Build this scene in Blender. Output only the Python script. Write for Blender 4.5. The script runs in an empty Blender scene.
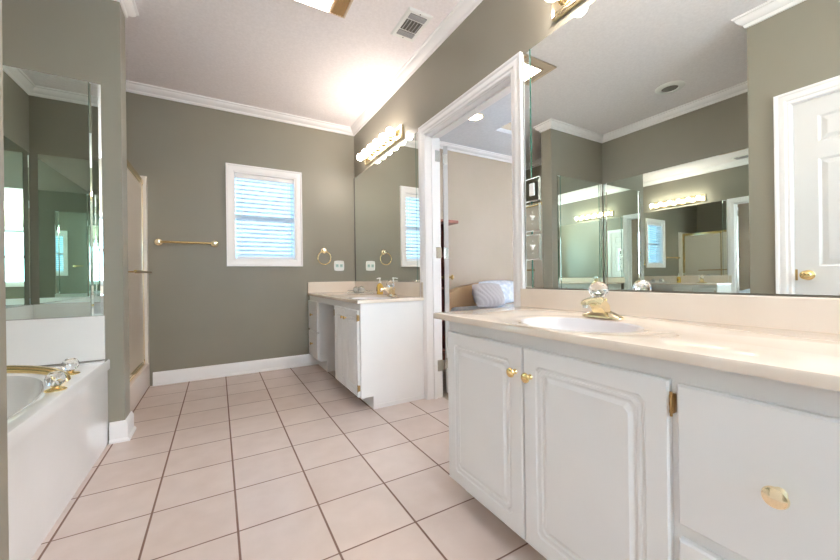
import bpy, bmesh, math, random
from mathutils import Vector, Matrix

random.seed(7)
PI = math.pi
S = bpy.context.scene
COL = S.collection

# ------------------------------------------------------------------ camera
H_CAM = 0.9693
YAW, ROLL, FPX, CYPX = 0.521875, 0.0130697, 351.06, 276.73
cd = bpy.data.cameras.new('camera')
cam = bpy.data.objects.new('camera', cd)
COL.objects.link(cam)
S.camera = cam
cd.sensor_fit = 'HORIZONTAL'
cd.sensor_width = 36
cd.lens = FPX / 840 * 36
cd.shift_y = (CYPX - 280) / 840
cd.clip_start = 0.02
Rw = Vector((math.cos(YAW), -math.sin(YAW), 0))
Fw = Vector((math.sin(YAW), math.cos(YAW), 0))
Zw = Vector((0, 0, 1))
cr, sr = math.cos(ROLL), math.sin(ROLL)
cx_, cy_, cz_ = cr * Rw - sr * Zw, sr * Rw + cr * Zw, -Fw
cam.matrix_world = Matrix(((cx_.x, cy_.x, cz_.x, 0), (cx_.y, cy_.y, cz_.y, 0), (cx_.z, cy_.z, cz_.z, H_CAM), (0, 0, 0, 1)))

# ------------------------------------------------------------------ world, daylight, exposure
W = bpy.data.worlds.new('daylight')
S.world = W
W.use_nodes = True
wb = W.node_tree.nodes['Background']
wb.inputs[0].default_value = (0.36, 0.66, 1.0, 1)
wb.inputs[1].default_value = 0.6
EXPOSURE = 1.58
BULB = 19.0
LENS = 6.0
FILL_GLOBE = 52.0  # strength of the added globe lamp behind the camera
S.view_settings.view_transform = 'Standard'
S.view_settings.look = 'None'
S.view_settings.exposure = EXPOSURE
S.view_settings.gamma = 1
S.view_settings.use_curve_mapping = False
S.cycles.max_bounces = 16
S.cycles.glossy_bounces = 14
S.cycles.diffuse_bounces = 7
S.cycles.transmission_bounces = 12
S.cycles.transparent_max_bounces = 16
S.cycles.caustics_reflective = True
S.cycles.caustics_refractive = True
S.cycles.sample_clamp_indirect = 4.0
S.cycles.use_denoising = True


def area(name, loc, direction, sx, sy, power, color):
    ld = bpy.data.lights.new(name, 'AREA')
    ld.shape = 'RECTANGLE'
    ld.size, ld.size_y, ld.energy, ld.color = sx, sy, power, color
    o = bpy.data.objects.new(name, ld)
    COL.objects.link(o)
    o.location = loc
    o.rotation_euler = Vector(direction).to_track_quat('-Z', 'Y').to_euler()
    return o


# daylight through the bathroom window, plus fill from added bedroom and end windows
area('daylight_bathroom_window', (0.44, 4.30, 1.62), (0, -1, 0), 0.6, 0.9, 0.5, (0.50, 0.78, 1))
area('fill_bedroom_window', (5.35, 1.3, 1.5), (-1, 0, 0), 1.6, 1.5, 95, (0.88, 0.94, 1))  # fill light at the invented bedroom window
area('fill_end_window', (0.5, -2.0, 1.5), (0, 1, 0), 1.1, 1.2, 17, (0.62, 0.86, 1))  # fill light outside the invented window behind the camera


# ------------------------------------------------------------------ materials
def mat(name, color, rough=0.5, metal=0.0, spec=0.5, emit=None, trans=0.0, ior=1.45, coat=0.0, alpha=1.0):
    m = bpy.data.materials.new(name)
    m.use_nodes = True
    b = m.node_tree.nodes['Principled BSDF']
    b.inputs['Base Color'].default_value = (*color, 1)
    b.inputs['Roughness'].default_value = rough
    b.inputs['Metallic'].default_value = metal
    b.inputs['Specular IOR Level'].default_value = spec
    b.inputs['Transmission Weight'].default_value = trans
    b.inputs['IOR'].default_value = ior
    b.inputs['Coat Weight'].default_value = coat
    if emit:
        b.inputs['Emission Color'].default_value = (*emit[0], 1)
        b.inputs['Emission Strength'].default_value = emit[1]
    return m


def vary(m, c1, c2, scale, detail=3, bump=0.0, bump_scale=None, dist=0.01):
    nt = m.node_tree
    b = nt.nodes['Principled BSDF']
    geo = nt.nodes.new('ShaderNodeNewGeometry')
    n = nt.nodes.new('ShaderNodeTexNoise')
    n.inputs['Scale'].default_value = scale
    n.inputs['Detail'].default_value = detail
    nt.links.new(geo.outputs['Position'], n.inputs['Vector'])
    r = nt.nodes.new('ShaderNodeValToRGB')
    r.color_ramp.elements[0].position = 0.35
    r.color_ramp.elements[1].position = 0.68
    r.color_ramp.elements[0].color = (*c1, 1)
    r.color_ramp.elements[1].color = (*c2, 1)
    nt.links.new(n.outputs['Fac'], r.inputs['Fac'])
    nt.links.new(r.outputs['Color'], b.inputs['Base Color'])
    if bump:
        n2 = nt.nodes.new('ShaderNodeTexNoise')
        n2.inputs['Scale'].default_value = bump_scale
        n2.inputs['Detail'].default_value = 4
        nt.links.new(geo.outputs['Position'], n2.inputs['Vector'])
        bp = nt.nodes.new('ShaderNodeBump')
        bp.inputs['Strength'].default_value = bump
        bp.inputs['Distance'].default_value = dist
        nt.links.new(n2.outputs['Fac'], bp.inputs['Height'])
        nt.links.new(bp.outputs['Normal'], b.inputs['Normal'])
    return m


M = {}
M['wall'] = vary(mat('sage_taupe_paint', (0.2, 0.19, 0.15), 0.42), (0.254, 0.236, 0.190), (0.276, 0.256, 0.206), 1.3, bump=0.08, bump_scale=120, dist=0.002)
M['beige'] = vary(mat('beige_paint', (0.5, 0.43, 0.35), 0.6), (0.46, 0.385, 0.30), (0.49, 0.41, 0.33), 1.5)
M['ceiling'] = vary(mat('textured_ceiling', (0.8, 0.76, 0.75), 0.85), (0.86, 0.81, 0.82), (0.92, 0.87, 0.88), 60, 4, bump=0.3, bump_scale=90, dist=0.002)
M['trim'] = mat('white_trim_gloss', (0.87, 0.85, 0.85), 0.3)
M['door'] = mat('white_door_paint', (0.70, 0.69, 0.685), 0.35)
M['cab'] = vary(mat('white_cabinet_paint', (0.8, 0.79, 0.78), 0.28), (0.855, 0.855, 0.86), (0.89, 0.89, 0.89), 3)
M['dark_in'] = mat('cabinet_gap', (0.12, 0.1, 0.09), 0.8)
M['marble'] = vary(mat('cream_cultured_marble', (0.85, 0.76, 0.68), 0.12, coat=0.3), (0.76, 0.665, 0.57), (0.80, 0.71, 0.62), 5, 6)
M['basin'] = mat('white_basin', (0.72, 0.69, 0.70), 0.1, coat=0.3)
M['tub'] = vary(mat('white_tub_marble', (0.84, 0.82, 0.8), 0.07, coat=1.0), (0.81, 0.80, 0.79), (0.86, 0.85, 0.84), 3, 5)
M['surround'] = mat('shower_surround', (0.80, 0.74, 0.68), 0.2)
M['curb'] = mat('shower_curb_marble', (0.82, 0.72, 0.66), 0.2)
M['brass'] = mat('polished_brass', (0.90, 0.68, 0.32), 0.14, 1.0)
M['brass_pale'] = mat('pale_brass', (0.93, 0.80, 0.55), 0.18, 1.0)
M['brass_old'] = mat('antique_brass', (0.45, 0.30, 0.13), 0.3, 1.0)
M['chrome'] = mat('satin_nickel', (0.75, 0.76, 0.72), 0.2, 1.0)
M['bronze'] = mat('bronze_grille', (0.50, 0.32, 0.15), 0.4, 0.6)
M['crystal'] = mat('cut_crystal', (1, 1, 1), 0.0, trans=1.0, ior=1.5)
M['glass'] = mat('clear_glass', (0.97, 1, 0.99), 0.0, trans=1.0, ior=1.45)
M['yellow'] = mat('yellow_soap', (0.86, 0.60, 0.14), 0.08, trans=0.35, ior=1.35)
M['plastic'] = mat('white_plastic', (0.85, 0.85, 0.83), 0.3)
M['slot'] = mat('dark_slot', (0.10, 0.09, 0.08), 0.6)
M['grille_dark'] = mat('dull_metal_grille', (0.20, 0.18, 0.15), 0.5)
M['grey'] = mat('grey_louvre', (0.46, 0.46, 0.47), 0.5)
M['blind'] = mat('blind_slat', (0.80, 0.86, 0.90), 0.6, trans=0.45, ior=1.2)
M['wood'] = vary(mat('dark_cherry_wood', (0.2, 0.07, 0.05), 0.35), (0.22, 0.075, 0.055), (0.30, 0.11, 0.08), 14)
M['carpet'] = vary(mat('beige_carpet', (0.5, 0.44, 0.36), 0.95), (0.42, 0.37, 0.3), (0.52, 0.46, 0.38), 60)
M['tan'] = mat('tan_upholstery', (0.50, 0.33, 0.18), 0.8)
M['ruffle'] = mat('grey_ruffle_fabric', (0.46, 0.42, 0.42), 0.8)
M['white_cloth'] = vary(mat('white_lace_cloth', (0.75, 0.78, 0.83), 0.8), (0.60, 0.65, 0.75), (0.85, 0.87, 0.9), 22)
M['bulb'] = mat('glowing_bulb', (1, 1, 1), 0.3, emit=((1.0, 0.89, 0.80), BULB))
M['lens'] = mat('glowing_lens', (1, 1, 1), 0.4, emit=((1.0, 0.93, 0.84), LENS))
M['canlight'] = mat('glowing_can', (1, 1, 1), 0.4, emit=((1.0, 0.93, 0.85), 9.0))
M['glass_edge'] = mat('green_glass_edge', (0.03, 0.16, 0.12), 0.08, spec=0.8)
M['mirror'] = mat('mirror_silver', (0.92, 0.955, 0.93), 0.0, 1.0)
M['mirror_bevel'] = mat('mirror_bevel_silver', (0.88, 0.96, 0.95), 0.02, 1.0)
M['mirror_tub'] = mat('green_tinted_mirror', (0.87, 0.965, 0.92), 0.0, 1.0)
M['frost'] = mat('obscure_shower_glass', (0.76, 0.69, 0.60), 0.3, trans=0.35, ior=1.3)
M['pane'] = mat('window_glass', (0.95, 0.98, 1), 0.0, trans=1.0, ior=1.02)


def tile_material():
    m = bpy.data.materials.new('pink_beige_floor_tile')
    m.use_nodes = True
    nt = m.node_tree
    N, L = nt.nodes, nt.links
    b = N['Principled BSDF']
    geo = N.new('ShaderNodeNewGeometry')
    mp = N.new('ShaderNodeVectorMath'); mp.operation = 'ADD'
    mp.inputs[1].default_value = (0.2494 + 0.305 * 40, -2.743 + 0.305 * 40, 0)
    L.new(geo.outputs['Position'], mp.inputs[0])
    sc = N.new('ShaderNodeVectorMath'); sc.operation = 'SCALE'; sc.inputs['Scale'].default_value = 1 / 0.305
    L.new(mp.outputs[0], sc.inputs[0])
    fr = N.new('ShaderNodeVectorMath'); fr.operation = 'FRACTION'
    L.new(sc.outputs[0], fr.inputs[0])
    sep = N.new('ShaderNodeSeparateXYZ'); L.new(fr.outputs[0], sep.inputs[0])

    def edge(sock, w):
        a = N.new('ShaderNodeMath'); a.operation = 'SUBTRACT'; a.inputs[1].default_value = 0.5
        L.new(sock, a.inputs[0])
        c = N.new('ShaderNodeMath'); c.operation = 'ABSOLUTE'; L.new(a.outputs[0], c.inputs[0])
        d = N.new('ShaderNodeMapRange'); d.interpolation_type = 'SMOOTHSTEP'
        d.inputs['From Min'].default_value = 0.5 - w - 0.006
        d.inputs['From Max'].default_value = 0.5 - w + 0.003
        L.new(c.outputs[0], d.inputs['Value'])
        return d.outputs[0]
    ex, ey = edge(sep.outputs['X'], 0.0115), edge(sep.outputs['Y'], 0.0085)
    mx = N.new('ShaderNodeMath'); mx.operation = 'MAXIMUM'; L.new(ex, mx.inputs[0]); L.new(ey, mx.inputs[1])
    fl = N.new('ShaderNodeVectorMath'); fl.operation = 'FLOOR'; L.new(sc.outputs[0], fl.inputs[0])
    wn = N.new('ShaderNodeTexWhiteNoise'); wn.noise_dimensions = '2D'; L.new(fl.outputs[0], wn.inputs['Vector'])
    no = N.new('ShaderNodeTexNoise'); no.inputs['Scale'].default_value = 9; no.inputs['Detail'].default_value = 5
    L.new(geo.outputs['Position'], no.inputs['Vector'])
    ad = N.new('ShaderNodeMath'); ad.operation = 'MULTIPLY_ADD'; ad.inputs[1].default_value = 0.35
    L.new(wn.outputs['Value'], ad.inputs[0]); L.new(no.outputs['Fac'], ad.inputs[2])
    rp = N.new('ShaderNodeValToRGB')
    rp.color_ramp.elements[0].position = 0.35; rp.color_ramp.elements[0].color = (0.575, 0.465, 0.415, 1)
    rp.color_ramp.elements[1].position = 0.95; rp.color_ramp.elements[1].color = (0.65, 0.545, 0.495, 1)
    L.new(ad.outputs[0], rp.inputs['Fac'])
    mix = N.new('ShaderNodeMix'); mix.data_type = 'RGBA'
    L.new(mx.outputs[0], mix.inputs['Factor']); L.new(rp.outputs['Color'], mix.inputs['A'])
    mix.inputs['B'].default_value = (0.20, 0.115, 0.085, 1)
    L.new(mix.outputs['Result'], b.inputs['Base Color'])
    rg = N.new('ShaderNodeMapRange'); rg.inputs['To Min'].default_value = 0.33; rg.inputs['To Max'].default_value = 0.8
    L.new(mx.outputs[0], rg.inputs['Value']); L.new(rg.outputs[0], b.inputs['Roughness'])
    bp = N.new('ShaderNodeBump'); bp.invert = True; bp.inputs['Distance'].default_value = 0.002; bp.inputs['Strength'].default_value = 0.6
    L.new(mx.outputs[0], bp.inputs['Height']); L.new(bp.outputs['Normal'], b.inputs['Normal'])
    return m


M['tile'] = tile_material()


# ------------------------------------------------------------------ mesh helpers
class MB:
    def __init__(self):
        self.bm = bmesh.new()

    def box(self, x0, y0, z0, x1, y1, z1, bev=0.0, seg=2):
        r = bmesh.ops.create_cube(self.bm, size=1)
        vs = r['verts']
        for v in vs:
            v.co = Vector(((x0 + x1) / 2 + v.co.x * (x1 - x0), (y0 + y1) / 2 + v.co.y * (y1 - y0), (z0 + z1) / 2 + v.co.z * (z1 - z0)))
        if bev:
            es = list({e for v in vs for e in v.link_edges})
            bmesh.ops.bevel(self.bm, geom=es, offset=bev, segments=seg, affect='EDGES', profile=0.5)
        return self

    def tube(self, pts, rad, seg=12, caps=True, flat=1.0, up=None):
        """round (or flattened) tube through points; rad a number or list"""
        pts = [Vector(p) for p in pts]
        n = len(pts)
        rads = rad if isinstance(rad, (list, tuple)) else [rad] * n
        rings = []
        ref = Vector(up) if up else None
        for i, p in enumerate(pts):
            t = (pts[min(i + 1, n - 1)] - pts[max(i - 1, 0)]).normalized()
            if ref is None:
                ref = Vector((0, 0, 1)) if abs(t.z) < 0.9 else Vector((1, 0, 0))
            a = t.cross(ref).normalized()
            b = a.cross(t).normalized()
            if not up:
                ref = b
            rings.append([self.bm.verts.new(p + a * math.cos(2 * PI * k / seg) * rads[i] + b * math.sin(2 * PI * k / seg) * rads[i] * flat) for k in range(seg)])
        for i in range(n - 1):
            for k in range(seg):
                self.bm.faces.new((rings[i][k], rings[i][(k + 1) % seg], rings[i + 1][(k + 1) % seg], rings[i + 1][k]))
        if caps:
            self.bm.faces.new(rings[0][::-1])
            self.bm.faces.new(rings[-1])
        return self

    def ring(self, c, R, r, axis='y', seg=40, s2=10):
        g = []
        for i in range(seg):
            a = 2 * PI * i / seg
            row = []
            for k in range(s2):
                b = 2 * PI * k / s2
                d = R + r * math.cos(b)
                u, v, w = d * math.cos(a), d * math.sin(a), r * math.sin(b)
                co = (u, w, v) if axis == 'y' else ((w, u, v) if axis == 'x' else (u, v, w))
                row.append(self.bm.verts.new(Vector(c) + Vector(co)))
            g.append(row)
        for i in range(seg):
            for k in range(s2):
                self.bm.faces.new((g[i][k], g[(i + 1) % seg][k], g[(i + 1) % seg][(k + 1) % s2], g[i][(k + 1) % s2]))
        return self

    def lathe(self, c, prof, axis=(0, 0, 1), seg=24, sx=1.0, sy=1.0):
        """prof = [(radius, height)] about axis"""
        ax = Vector(axis).normalized()
        ref = Vector((0, 0, 1)) if abs(ax.z) < 0.9 else Vector((1, 0, 0))
        a = ref.cross(ax).normalized()
        b = ax.cross(a).normalized()
        rings = []
        for r, h in prof:
            if r < 1e-6:
                rings.append([self.bm.verts.new(Vector(c) + ax * h)])
            else:
                rings.append([self.bm.verts.new(Vector(c) + ax * h + a * r * sx * math.cos(2 * PI * k / seg) + b * r * sy * math.sin(2 * PI * k / seg)) for k in range(seg)])
        for p, q in zip(rings, rings[1:]):
            for k in range(seg):
                k2 = (k + 1) % seg
                if len(p) == 1 and len(q) > 1:
                    self.bm.faces.new((p[0], q[k2], q[k]))
                elif len(q) == 1 and len(p) > 1:
                    self.bm.faces.new((p[k], p[k2], q[0]))
                elif len(p) > 1:
                    self.bm.faces.new((p[k], p[k2], q[k2], q[k]))
        if len(rings[0]) > 1:
            self.bm.faces.new(rings[0][::-1])
        if len(rings[-1]) > 1:
            self.bm.faces.new(rings[-1])
        return self

    def rings(self, loops, cap_first=False, cap_last=True):
        """loft closed loops of equal length"""
        L = [[self.bm.verts.new(Vector(p)) for p in lp] for lp in loops]
        n = len(L[0])
        for a, b in zip(L, L[1:]):
            for k in range(n):
                self.bm.faces.new((a[k], a[(k + 1) % n], b[(k + 1) % n], b[k]))
        if cap_first:
            self.bm.faces.new(L[0][::-1])
        if cap_last:
            self.bm.faces.new(L[-1])
        return self

    def prism(self, poly, fn, d0, d1):
        """poly = 2D outline; fn(u, v, d) -> 3D"""
        return self.rings([[fn(u, v, d0) for u, v in poly], [fn(u, v, d1) for u, v in poly]], True, True)

    def sweep(self, path, prof, n, closed=False):
        """sweep profile (u, v) along a planar path; u = to the left of travel seen against n, v = along n"""
        n = Vector(n).normalized()
        P = [Vector(p) for p in path]
        k = len(P)
        rows = []
        for i in range(k):
            ts = []
            if closed or i > 0:
                ts.append((P[i] - P[i - 1]).normalized())
            if closed or i < k - 1:
                ts.append((P[(i + 1) % k] - P[i]).normalized())
            us = [n.cross(t).normalized() for t in ts]
            if len(us) == 2:
                m = us[0] + us[1]
                m = m / max(1e-6, m.dot(us[0]))
            else:
                m = us[0]
            rows.append([self.bm.verts.new(P[i] + m * u + n * v) for u, v in prof])
        q = len(prof)
        for i in range(k if closed else k - 1):
            a, b = rows[i], rows[(i + 1) % k]
            for j in range(q):
                self.bm.faces.new((a[j], a[(j + 1) % q], b[(j + 1) % q], b[j]))
        if not closed:
            self.bm.faces.new(rows[0][::-1])
            self.bm.faces.new(rows[-1])
        return self

    def build(self, name, m, parent=None, smooth=None, label=None, keep_normals=False):
        if not keep_normals:
            bmesh.ops.recalc_face_normals(self.bm, faces=self.bm.faces)
        me = bpy.data.meshes.new(name)
        self.bm.to_mesh(me)
        self.bm.free()
        for mm in (m if isinstance(m, (list, tuple)) else [m]):
            me.materials.append(mm)
        o = bpy.data.objects.new(name, me)
        COL.objects.link(o)
        if parent:
            o.parent = parent
            o.matrix_parent_inverse = Matrix.Translation(-world_loc(parent))
        if smooth is not None:
            for p in me.polygons:
                p.use_smooth = True
            me.set_sharp_from_angle(angle=math.radians(smooth))
        if label:
            o['label'] = label
        return o


def world_loc(o):
    v = Vector((0, 0, 0))
    while o:
        v += o.location
        if o.parent:
            v += o.matrix_parent_inverse.translation
        o = o.parent
    return v


def tag(o, label, cat, group=None):
    o['label'], o['category'] = label, cat
    if group:
        o['group'] = group
    return o


def thing(name, loc, label, cat, group=None):
    o = bpy.data.objects.new(name, None)
    COL.objects.link(o)
    o.location = loc
    o.empty_display_size = 0.1
    return tag(o, label, cat, group)


def struct(o):
    o['kind'] = 'structure'
    return o


def copy_tree(o, parent=None):
    c = o.copy()
    COL.objects.link(c)
    if parent is not None:
        c.parent = parent
    for ch in o.children:
        copy_tree(ch, c)
    return c


# ------------------------------------------------------------------ room dimensions
XR, XRO = 1.43, 1.55          # vanity wall, its bedroom side
XA, XN = -1.47, -0.35         # tub alcove wall, near left wall
YF, YP, YPB, YN, YB = 4.03, 2.75, 2.89, 0.97, -1.6
XP = -0.50                    # end of the partition
ZC = 2.74
D0, D1, DZ = 1.43, 2.37, 2.085   # doorway to the bedroom
BX, BY0, BY1 = 5.2, -0.6, 3.89   # bedroom extents

# ------------------------------------------------------------------ structure
struct(MB().box(XA - .15, YB - .15, -.12, XR, YF + .15, 0).box(XR, D0, -.12, XRO, D1, 0).build('floor', M['tile']))
fb = MB().box(XRO, BY0 - .15, -.12, BX + .15, BY1, -0.002)
struct(fb.build('floor_bedroom', M['carpet']))
struct(MB().box(XA - .15, YB - .15, ZC, XRO, YF + .15, ZC + .1).build('ceiling', M['ceiling']))
# bedroom ceiling with raised tray
TX0, TX1, TY0, TY1, TZ = 2.95, 4.8, 0.6, 3.24, 2.92
b = MB()
b.box(XRO, BY0 - .15, ZC, TX0, BY1, ZC + .05).box(TX1, BY0 - .15, ZC, BX + .15, BY1, ZC + .05)
b.box(TX0, BY0 - .15, ZC, TX1, TY0, ZC + .05).box(TX0, TY1, ZC, TX1, BY1, ZC + .05)
b.box(TX0 - .05, TY0 - .05, TZ + .10, TX1 + .05, TY1 + .05, TZ + .15)
struct(b.build('ceiling_bedroom', vary(mat('bedroom_ceiling_paint', (0.7, 0.74, 0.8), 0.85), (0.68, 0.70, 0.74), (0.73, 0.75, 0.79), 40)))
b = MB()
for x0, y0, x1, y1 in ((TX0 - .05, TY0 - .05, TX0, TY1 + .05), (TX1, TY0 - .05, TX1 + .05, TY1 + .05), (TX0, TY0 - .05, TX1, TY0), (TX0, TY1, TX1, TY1 + .05)):
    b.box(x0, y0, ZC + .05, x1, y1, TZ + .10)
for x0, y0, x1, y1 in ((TX0 - .004, TY0, TX0, TY1), (TX1, TY0, TX1 + .004, TY1)):
    pass
struct(b.build('wall_tray_riser', M['beige']))

WIN = (0.10, 0.78, 1.135, 2.105)    # rough opening of the bathroom window
b = MB()
b.box(XA - .15, YF, 0, WIN[0], YF + .15, ZC).box(WIN[1], YF, 0, XRO, YF + .15, ZC)
b.box(WIN[0], YF, 0, WIN[1], YF + .15, WIN[2]).box(WIN[0], YF, WIN[3], WIN[1], YF + .15, ZC)
struct(b.build('wall_far', M['wall']))
b = MB()
XM = XR + .06
b.box(XR, YB - .15, 0, XM, D0, ZC).box(XR, D1, 0, XM, YF, ZC).box(XR, D0, DZ, XM, D1, ZC)
struct(b.build('wall_right', M['wall']))
b = MB()
b.box(XM, YB - .15, 0, XRO, D0, ZC).box(XM, D1, 0, XRO, YF, ZC).box(XM, D0, DZ, XRO, D1, ZC)
struct(b.build('wall_bedroom_side', M['beige']))
LD0, LD1, LDZ = -0.01, 0.755, 2.040        # closet door opening in near left wall
b = MB()
b.box(XN - .12, YB - .15, 0, XN, LD0, ZC).box(XN - .12, LD1, 0, XN, YN, ZC).box(XN - .12, LD0, LDZ, XN, LD1, ZC)
b.box(XA - .15, YN - .12, 0, XN - .12, YN, ZC)
struct(b.build('wall_left', M['wall']))
struct(MB().box(XA - .15, YN, 0, XA, YF, ZC).build('wall_alcove', M['wall']))
struct(MB().box(XA, YP, 0, XP, YPB, ZC).build('wall_partition', M['wall']))
# dressing end, behind the camera, with a window added for fill light
EW = (0.0, 1.0, 0.95, 2.05)
b = MB()
b.box(XN, YB - .15, 0, EW[0], YB, ZC).box(EW[1], YB - .15, 0, XR, YB, ZC)
b.box(EW[0], YB - .15, 0, EW[1], YB, EW[2]).box(EW[0], YB - .15, EW[3], EW[1], YB, ZC)
struct(b.build('wall_near', M['wall']))
# closet behind the closed door
struct(MB().box(XN - .9, LD0 - .3, 0, XN - .85, YN - .12, ZC).build('wall_closet', M['beige']))
# bedroom shell
BW = (0.5, 2.1, 0.75, 2.2)  # opening for an added bedroom window that supplies light
b = MB()
b.box(XRO, BY1, 0, BX + .15, BY1 + .14, ZC)
struct(b.build('wall_bedroom_far', M['beige']))
b = MB()
b.box(BX, BY0, 0, BX + .15, BW[0], ZC).box(BX, BW[1], 0, BX + .15, BY1, ZC)
b.box(BX, BW[0], 0, BX + .15, BW[1], BW[2]).box(BX, BW[0], BW[3], BX + .15, BW[1], ZC)
struct(b.build('wall_bedroom_right', M['beige']))
struct(MB().box(XRO, BY0 - .15, 0, BX + .15, BY0, ZC).build('wall_bedroom_near', M['beige']))

# crown moulding
CROWN = [(0, 0), (0.062, 0), (0.062, 0.010), (0.050, 0.016), (0.046, 0.030), (0.030, 0.048), (0.014, 0.056), (0.014, 0.064), (0.008, 0.075), (0, 0.078)]


def crown(name, pts, closed, m=M['trim'], z=ZC, prof=CROWN):
    # path runs with the room on its left; n points down, so reverse the path
    P = [(x, y, z) for x, y in pts][::-1]
    return struct(MB().sweep(P, prof, (0, 0, -1), closed).build(name, m, smooth=35))


crown('trim_1', [(XR, YB), (XR, YF), (XA, YF), (XA, YPB), (XP, YPB), (XP, YP), (XA, YP), (XA, YN), (XN, YN), (XN, YB)], True)
crown('trim_2', [(BX, BY1), (XRO, BY1), (XRO, BY0), (BX, BY0)], True)
crown('trim_3', [(TX1, TY1), (TX0, TY1), (TX0, TY0), (TX1, TY0)], True, z=TZ + .10, prof=[(u * 1.5, v * 1.6) for u, v in CROWN])

# baseboards
BASE = [(0, 0), (0.026, 0), (0.026, 0.010), (0.018, 0.020), (0.014, 0.022), (0.014, 0.098), (0.010, 0.108), (0.005, 0.118), (0, 0.122)]


def baseboard(name, pts):
    return struct(MB().sweep([(x, y, 0) for x, y in pts], BASE, (0, 0, 1)).build(name, M['trim'], smooth=35))


baseboard('baseboard_far', [(1.428, YF), (-0.53, YF)])
baseboard('baseboard_partition', [(XP, YPB + .03), (XP, YP), (-0.572, YP)])
baseboard('baseboard_left', [(XN - .10, YN), (XN, YN), (XN, LD1 + .09)])
baseboard('baseboard_near', [(XN, LD0 - .09), (XN, YB), (.9, YB)])
baseboard('baseboard_right', [(XR, 3.02), (XR, 3.60)])
baseboard('baseboard_bedroom', [(BX, BY1), (2.36, BY1)])

# door and window casings (mitred)
CASE = [(0, 0), (0, 0.010), (0.008, 0.016), (0.022, 0.014), (0.030, 0.020), (0.045, 0.021), (0.060, 0.017), (0.068, 0.022), (0.080, 0.022), (0.080, 0)]


def casing(name, pts, n, closed=False, prof=CASE, parent=None, m=M['trim']):
    o = MB().sweep(pts, prof, n, closed).build(name, m, parent, smooth=30)
    if not parent:
        struct(o)
    return o


casing('trim_4', [(XR, D1, 0), (XR, D1, DZ), (XR, D0, DZ), (XR, D0, 0)], (-1, 0, 0))
casing('trim_5', [(XRO, D0, 0), (XRO, D0, DZ), (XRO, D1, DZ), (XRO, D1, 0)], (1, 0, 0))
# jamb lining with door stop
b = MB()
b.box(XR - .002, D1 - .004, 0, XRO + .002, D1 + .012, DZ).box(XR - .002, D0 - .012, 0, XRO + .002, D0 + .004, DZ)
b.box(XR - .002, D0 - .012, DZ - .004, XRO + .002, D1 + .012, DZ + .012)
b.box(XR + .045, D1 - .016, 0, XR + .075, D1, DZ).box(XR + .045, D0, 0, XR + .075, D0 + .016, DZ).box(XR + .045, D0, DZ - .016, XR + .075, D1, DZ)
struct(b.build('trim_6', M['trim']))
casing('trim_7', [(XN, LD0, 0), (XN, LD0, LDZ), (XN, LD1, LDZ), (XN, LD1, 0)], (1, 0, 0))

# ------------------------------------------------------------------ panel doors
def rrect(u0, v0, u1, v1, ins, notch=0.0):
    """rectangle loop inset by ins, with small concave-cut corners"""
    a, c, d, e = u0 + ins, v0 + ins, u1 - ins, v1 - ins
    if notch <= 0:
        notch = 0.0005
    out = []
    for cx, cy, q in ((a, c, 0), (d, c, 1), (d, e, 2), (a, e, 3)):
        sx = 1 if q in (0, 3) else -1
        sy = 1 if q in (0, 1) else -1
        pts = [(cx, cy + sy * notch), (cx + sx * notch * .3, cy + sy * notch * .75), (cx + sx * notch * .75, cy + sy * notch * .3), (cx + sx * notch, cy)]
        if q in (1, 3):
            pts = pts[::-1]
        out += pts
    return out


def routed_panel(b, u0, v0, u1, v1, fn, th, groove=True, gi=0.052, edge=0.004, notch=0.012):
    """slab with eased edges and a routed double groove; fn(u, v, d): d = out of the face"""
    spec = [(0, -th, 0), (0, -edge, 0), (edge, 0, 0)]
    if groove:
        spec += [(gi, 0, notch), (gi + .004, -.004, notch), (gi + .010, -.005, notch), (gi + .013, -.0015, notch), (gi + .020, -.0015, notch), (gi + .024, -.005, notch), (gi + .029, -.005, notch), (gi + .040, 0.0005, notch)]
    loops = [[fn(u, v, d) for u, v in rrect(u0, v0, u1, v1, i, n)] for i, d, n in spec]
    b.rings(loops, True, True)
    return b


def six_panel(b, w, h, th, fn):
    """door slab of width w, height h; fn(u, v, d) with d = 0 mid thickness"""
    st, mid = 0.105, 0.10
    pw = (w - 2 * st - mid) / 2
    rows = [(0.21, 0.80), (0.98, 1.635), (1.735, 1.895)]
    rows = [(a * h / 2.0, c * h / 2.0) for a, c in rows]
    core = th / 2 - 0.008
    b.prism([(0, 0), (w, 0), (w, h), (0, h)], fn, -core, core)
    cols = [(st, st + pw), (st + pw + mid, w - st)]
    for s in (-1, 1):
        d0, d1 = s * core * .98, s * th / 2
        bars = [(0, 0, st, h), (w - st, 0, w, h), (st + pw, 0, st + pw + mid, h)]
        vs = [0] + [v for r in rows for v in r] + [h]
        for u0, u1 in cols:
            for k in range(0, len(vs), 2):
                bars.append((u0, vs[k], u1, vs[k + 1]))
        for u0, v0, u1, v1 in bars:
            b.prism([(u0, v0), (u1, v0), (u1, v1), (u0, v1)], fn, d0, d1)
        for u0, u1 in cols:
            for v0, v1 in rows:
                loops = [[fn(u, v, d) for u, v in rrect(u0, v0, u1, v1, i)] for i, d in ((0.0, d1), (0.012, d0 + (d1 - d0) * .15), (0.016, d0 + (d1 - d0) * .1), (0.040, d0 + (d1 - d0) * .75))]
                b.rings(loops, False, True)
    return b


def door_knob(parent, base, axis, m, name='door_knob'):
    b = MB().lathe(base, [(.031, 0), (.031, .004), (.026, .008), (.012, .012), (.010, .030), (.016, .036), (.026, .044), (.028, .054), (.022, .063), (.010, .067), (0, .068)], axis, 28)
    return b.build(name, m, parent, smooth=40)


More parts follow.
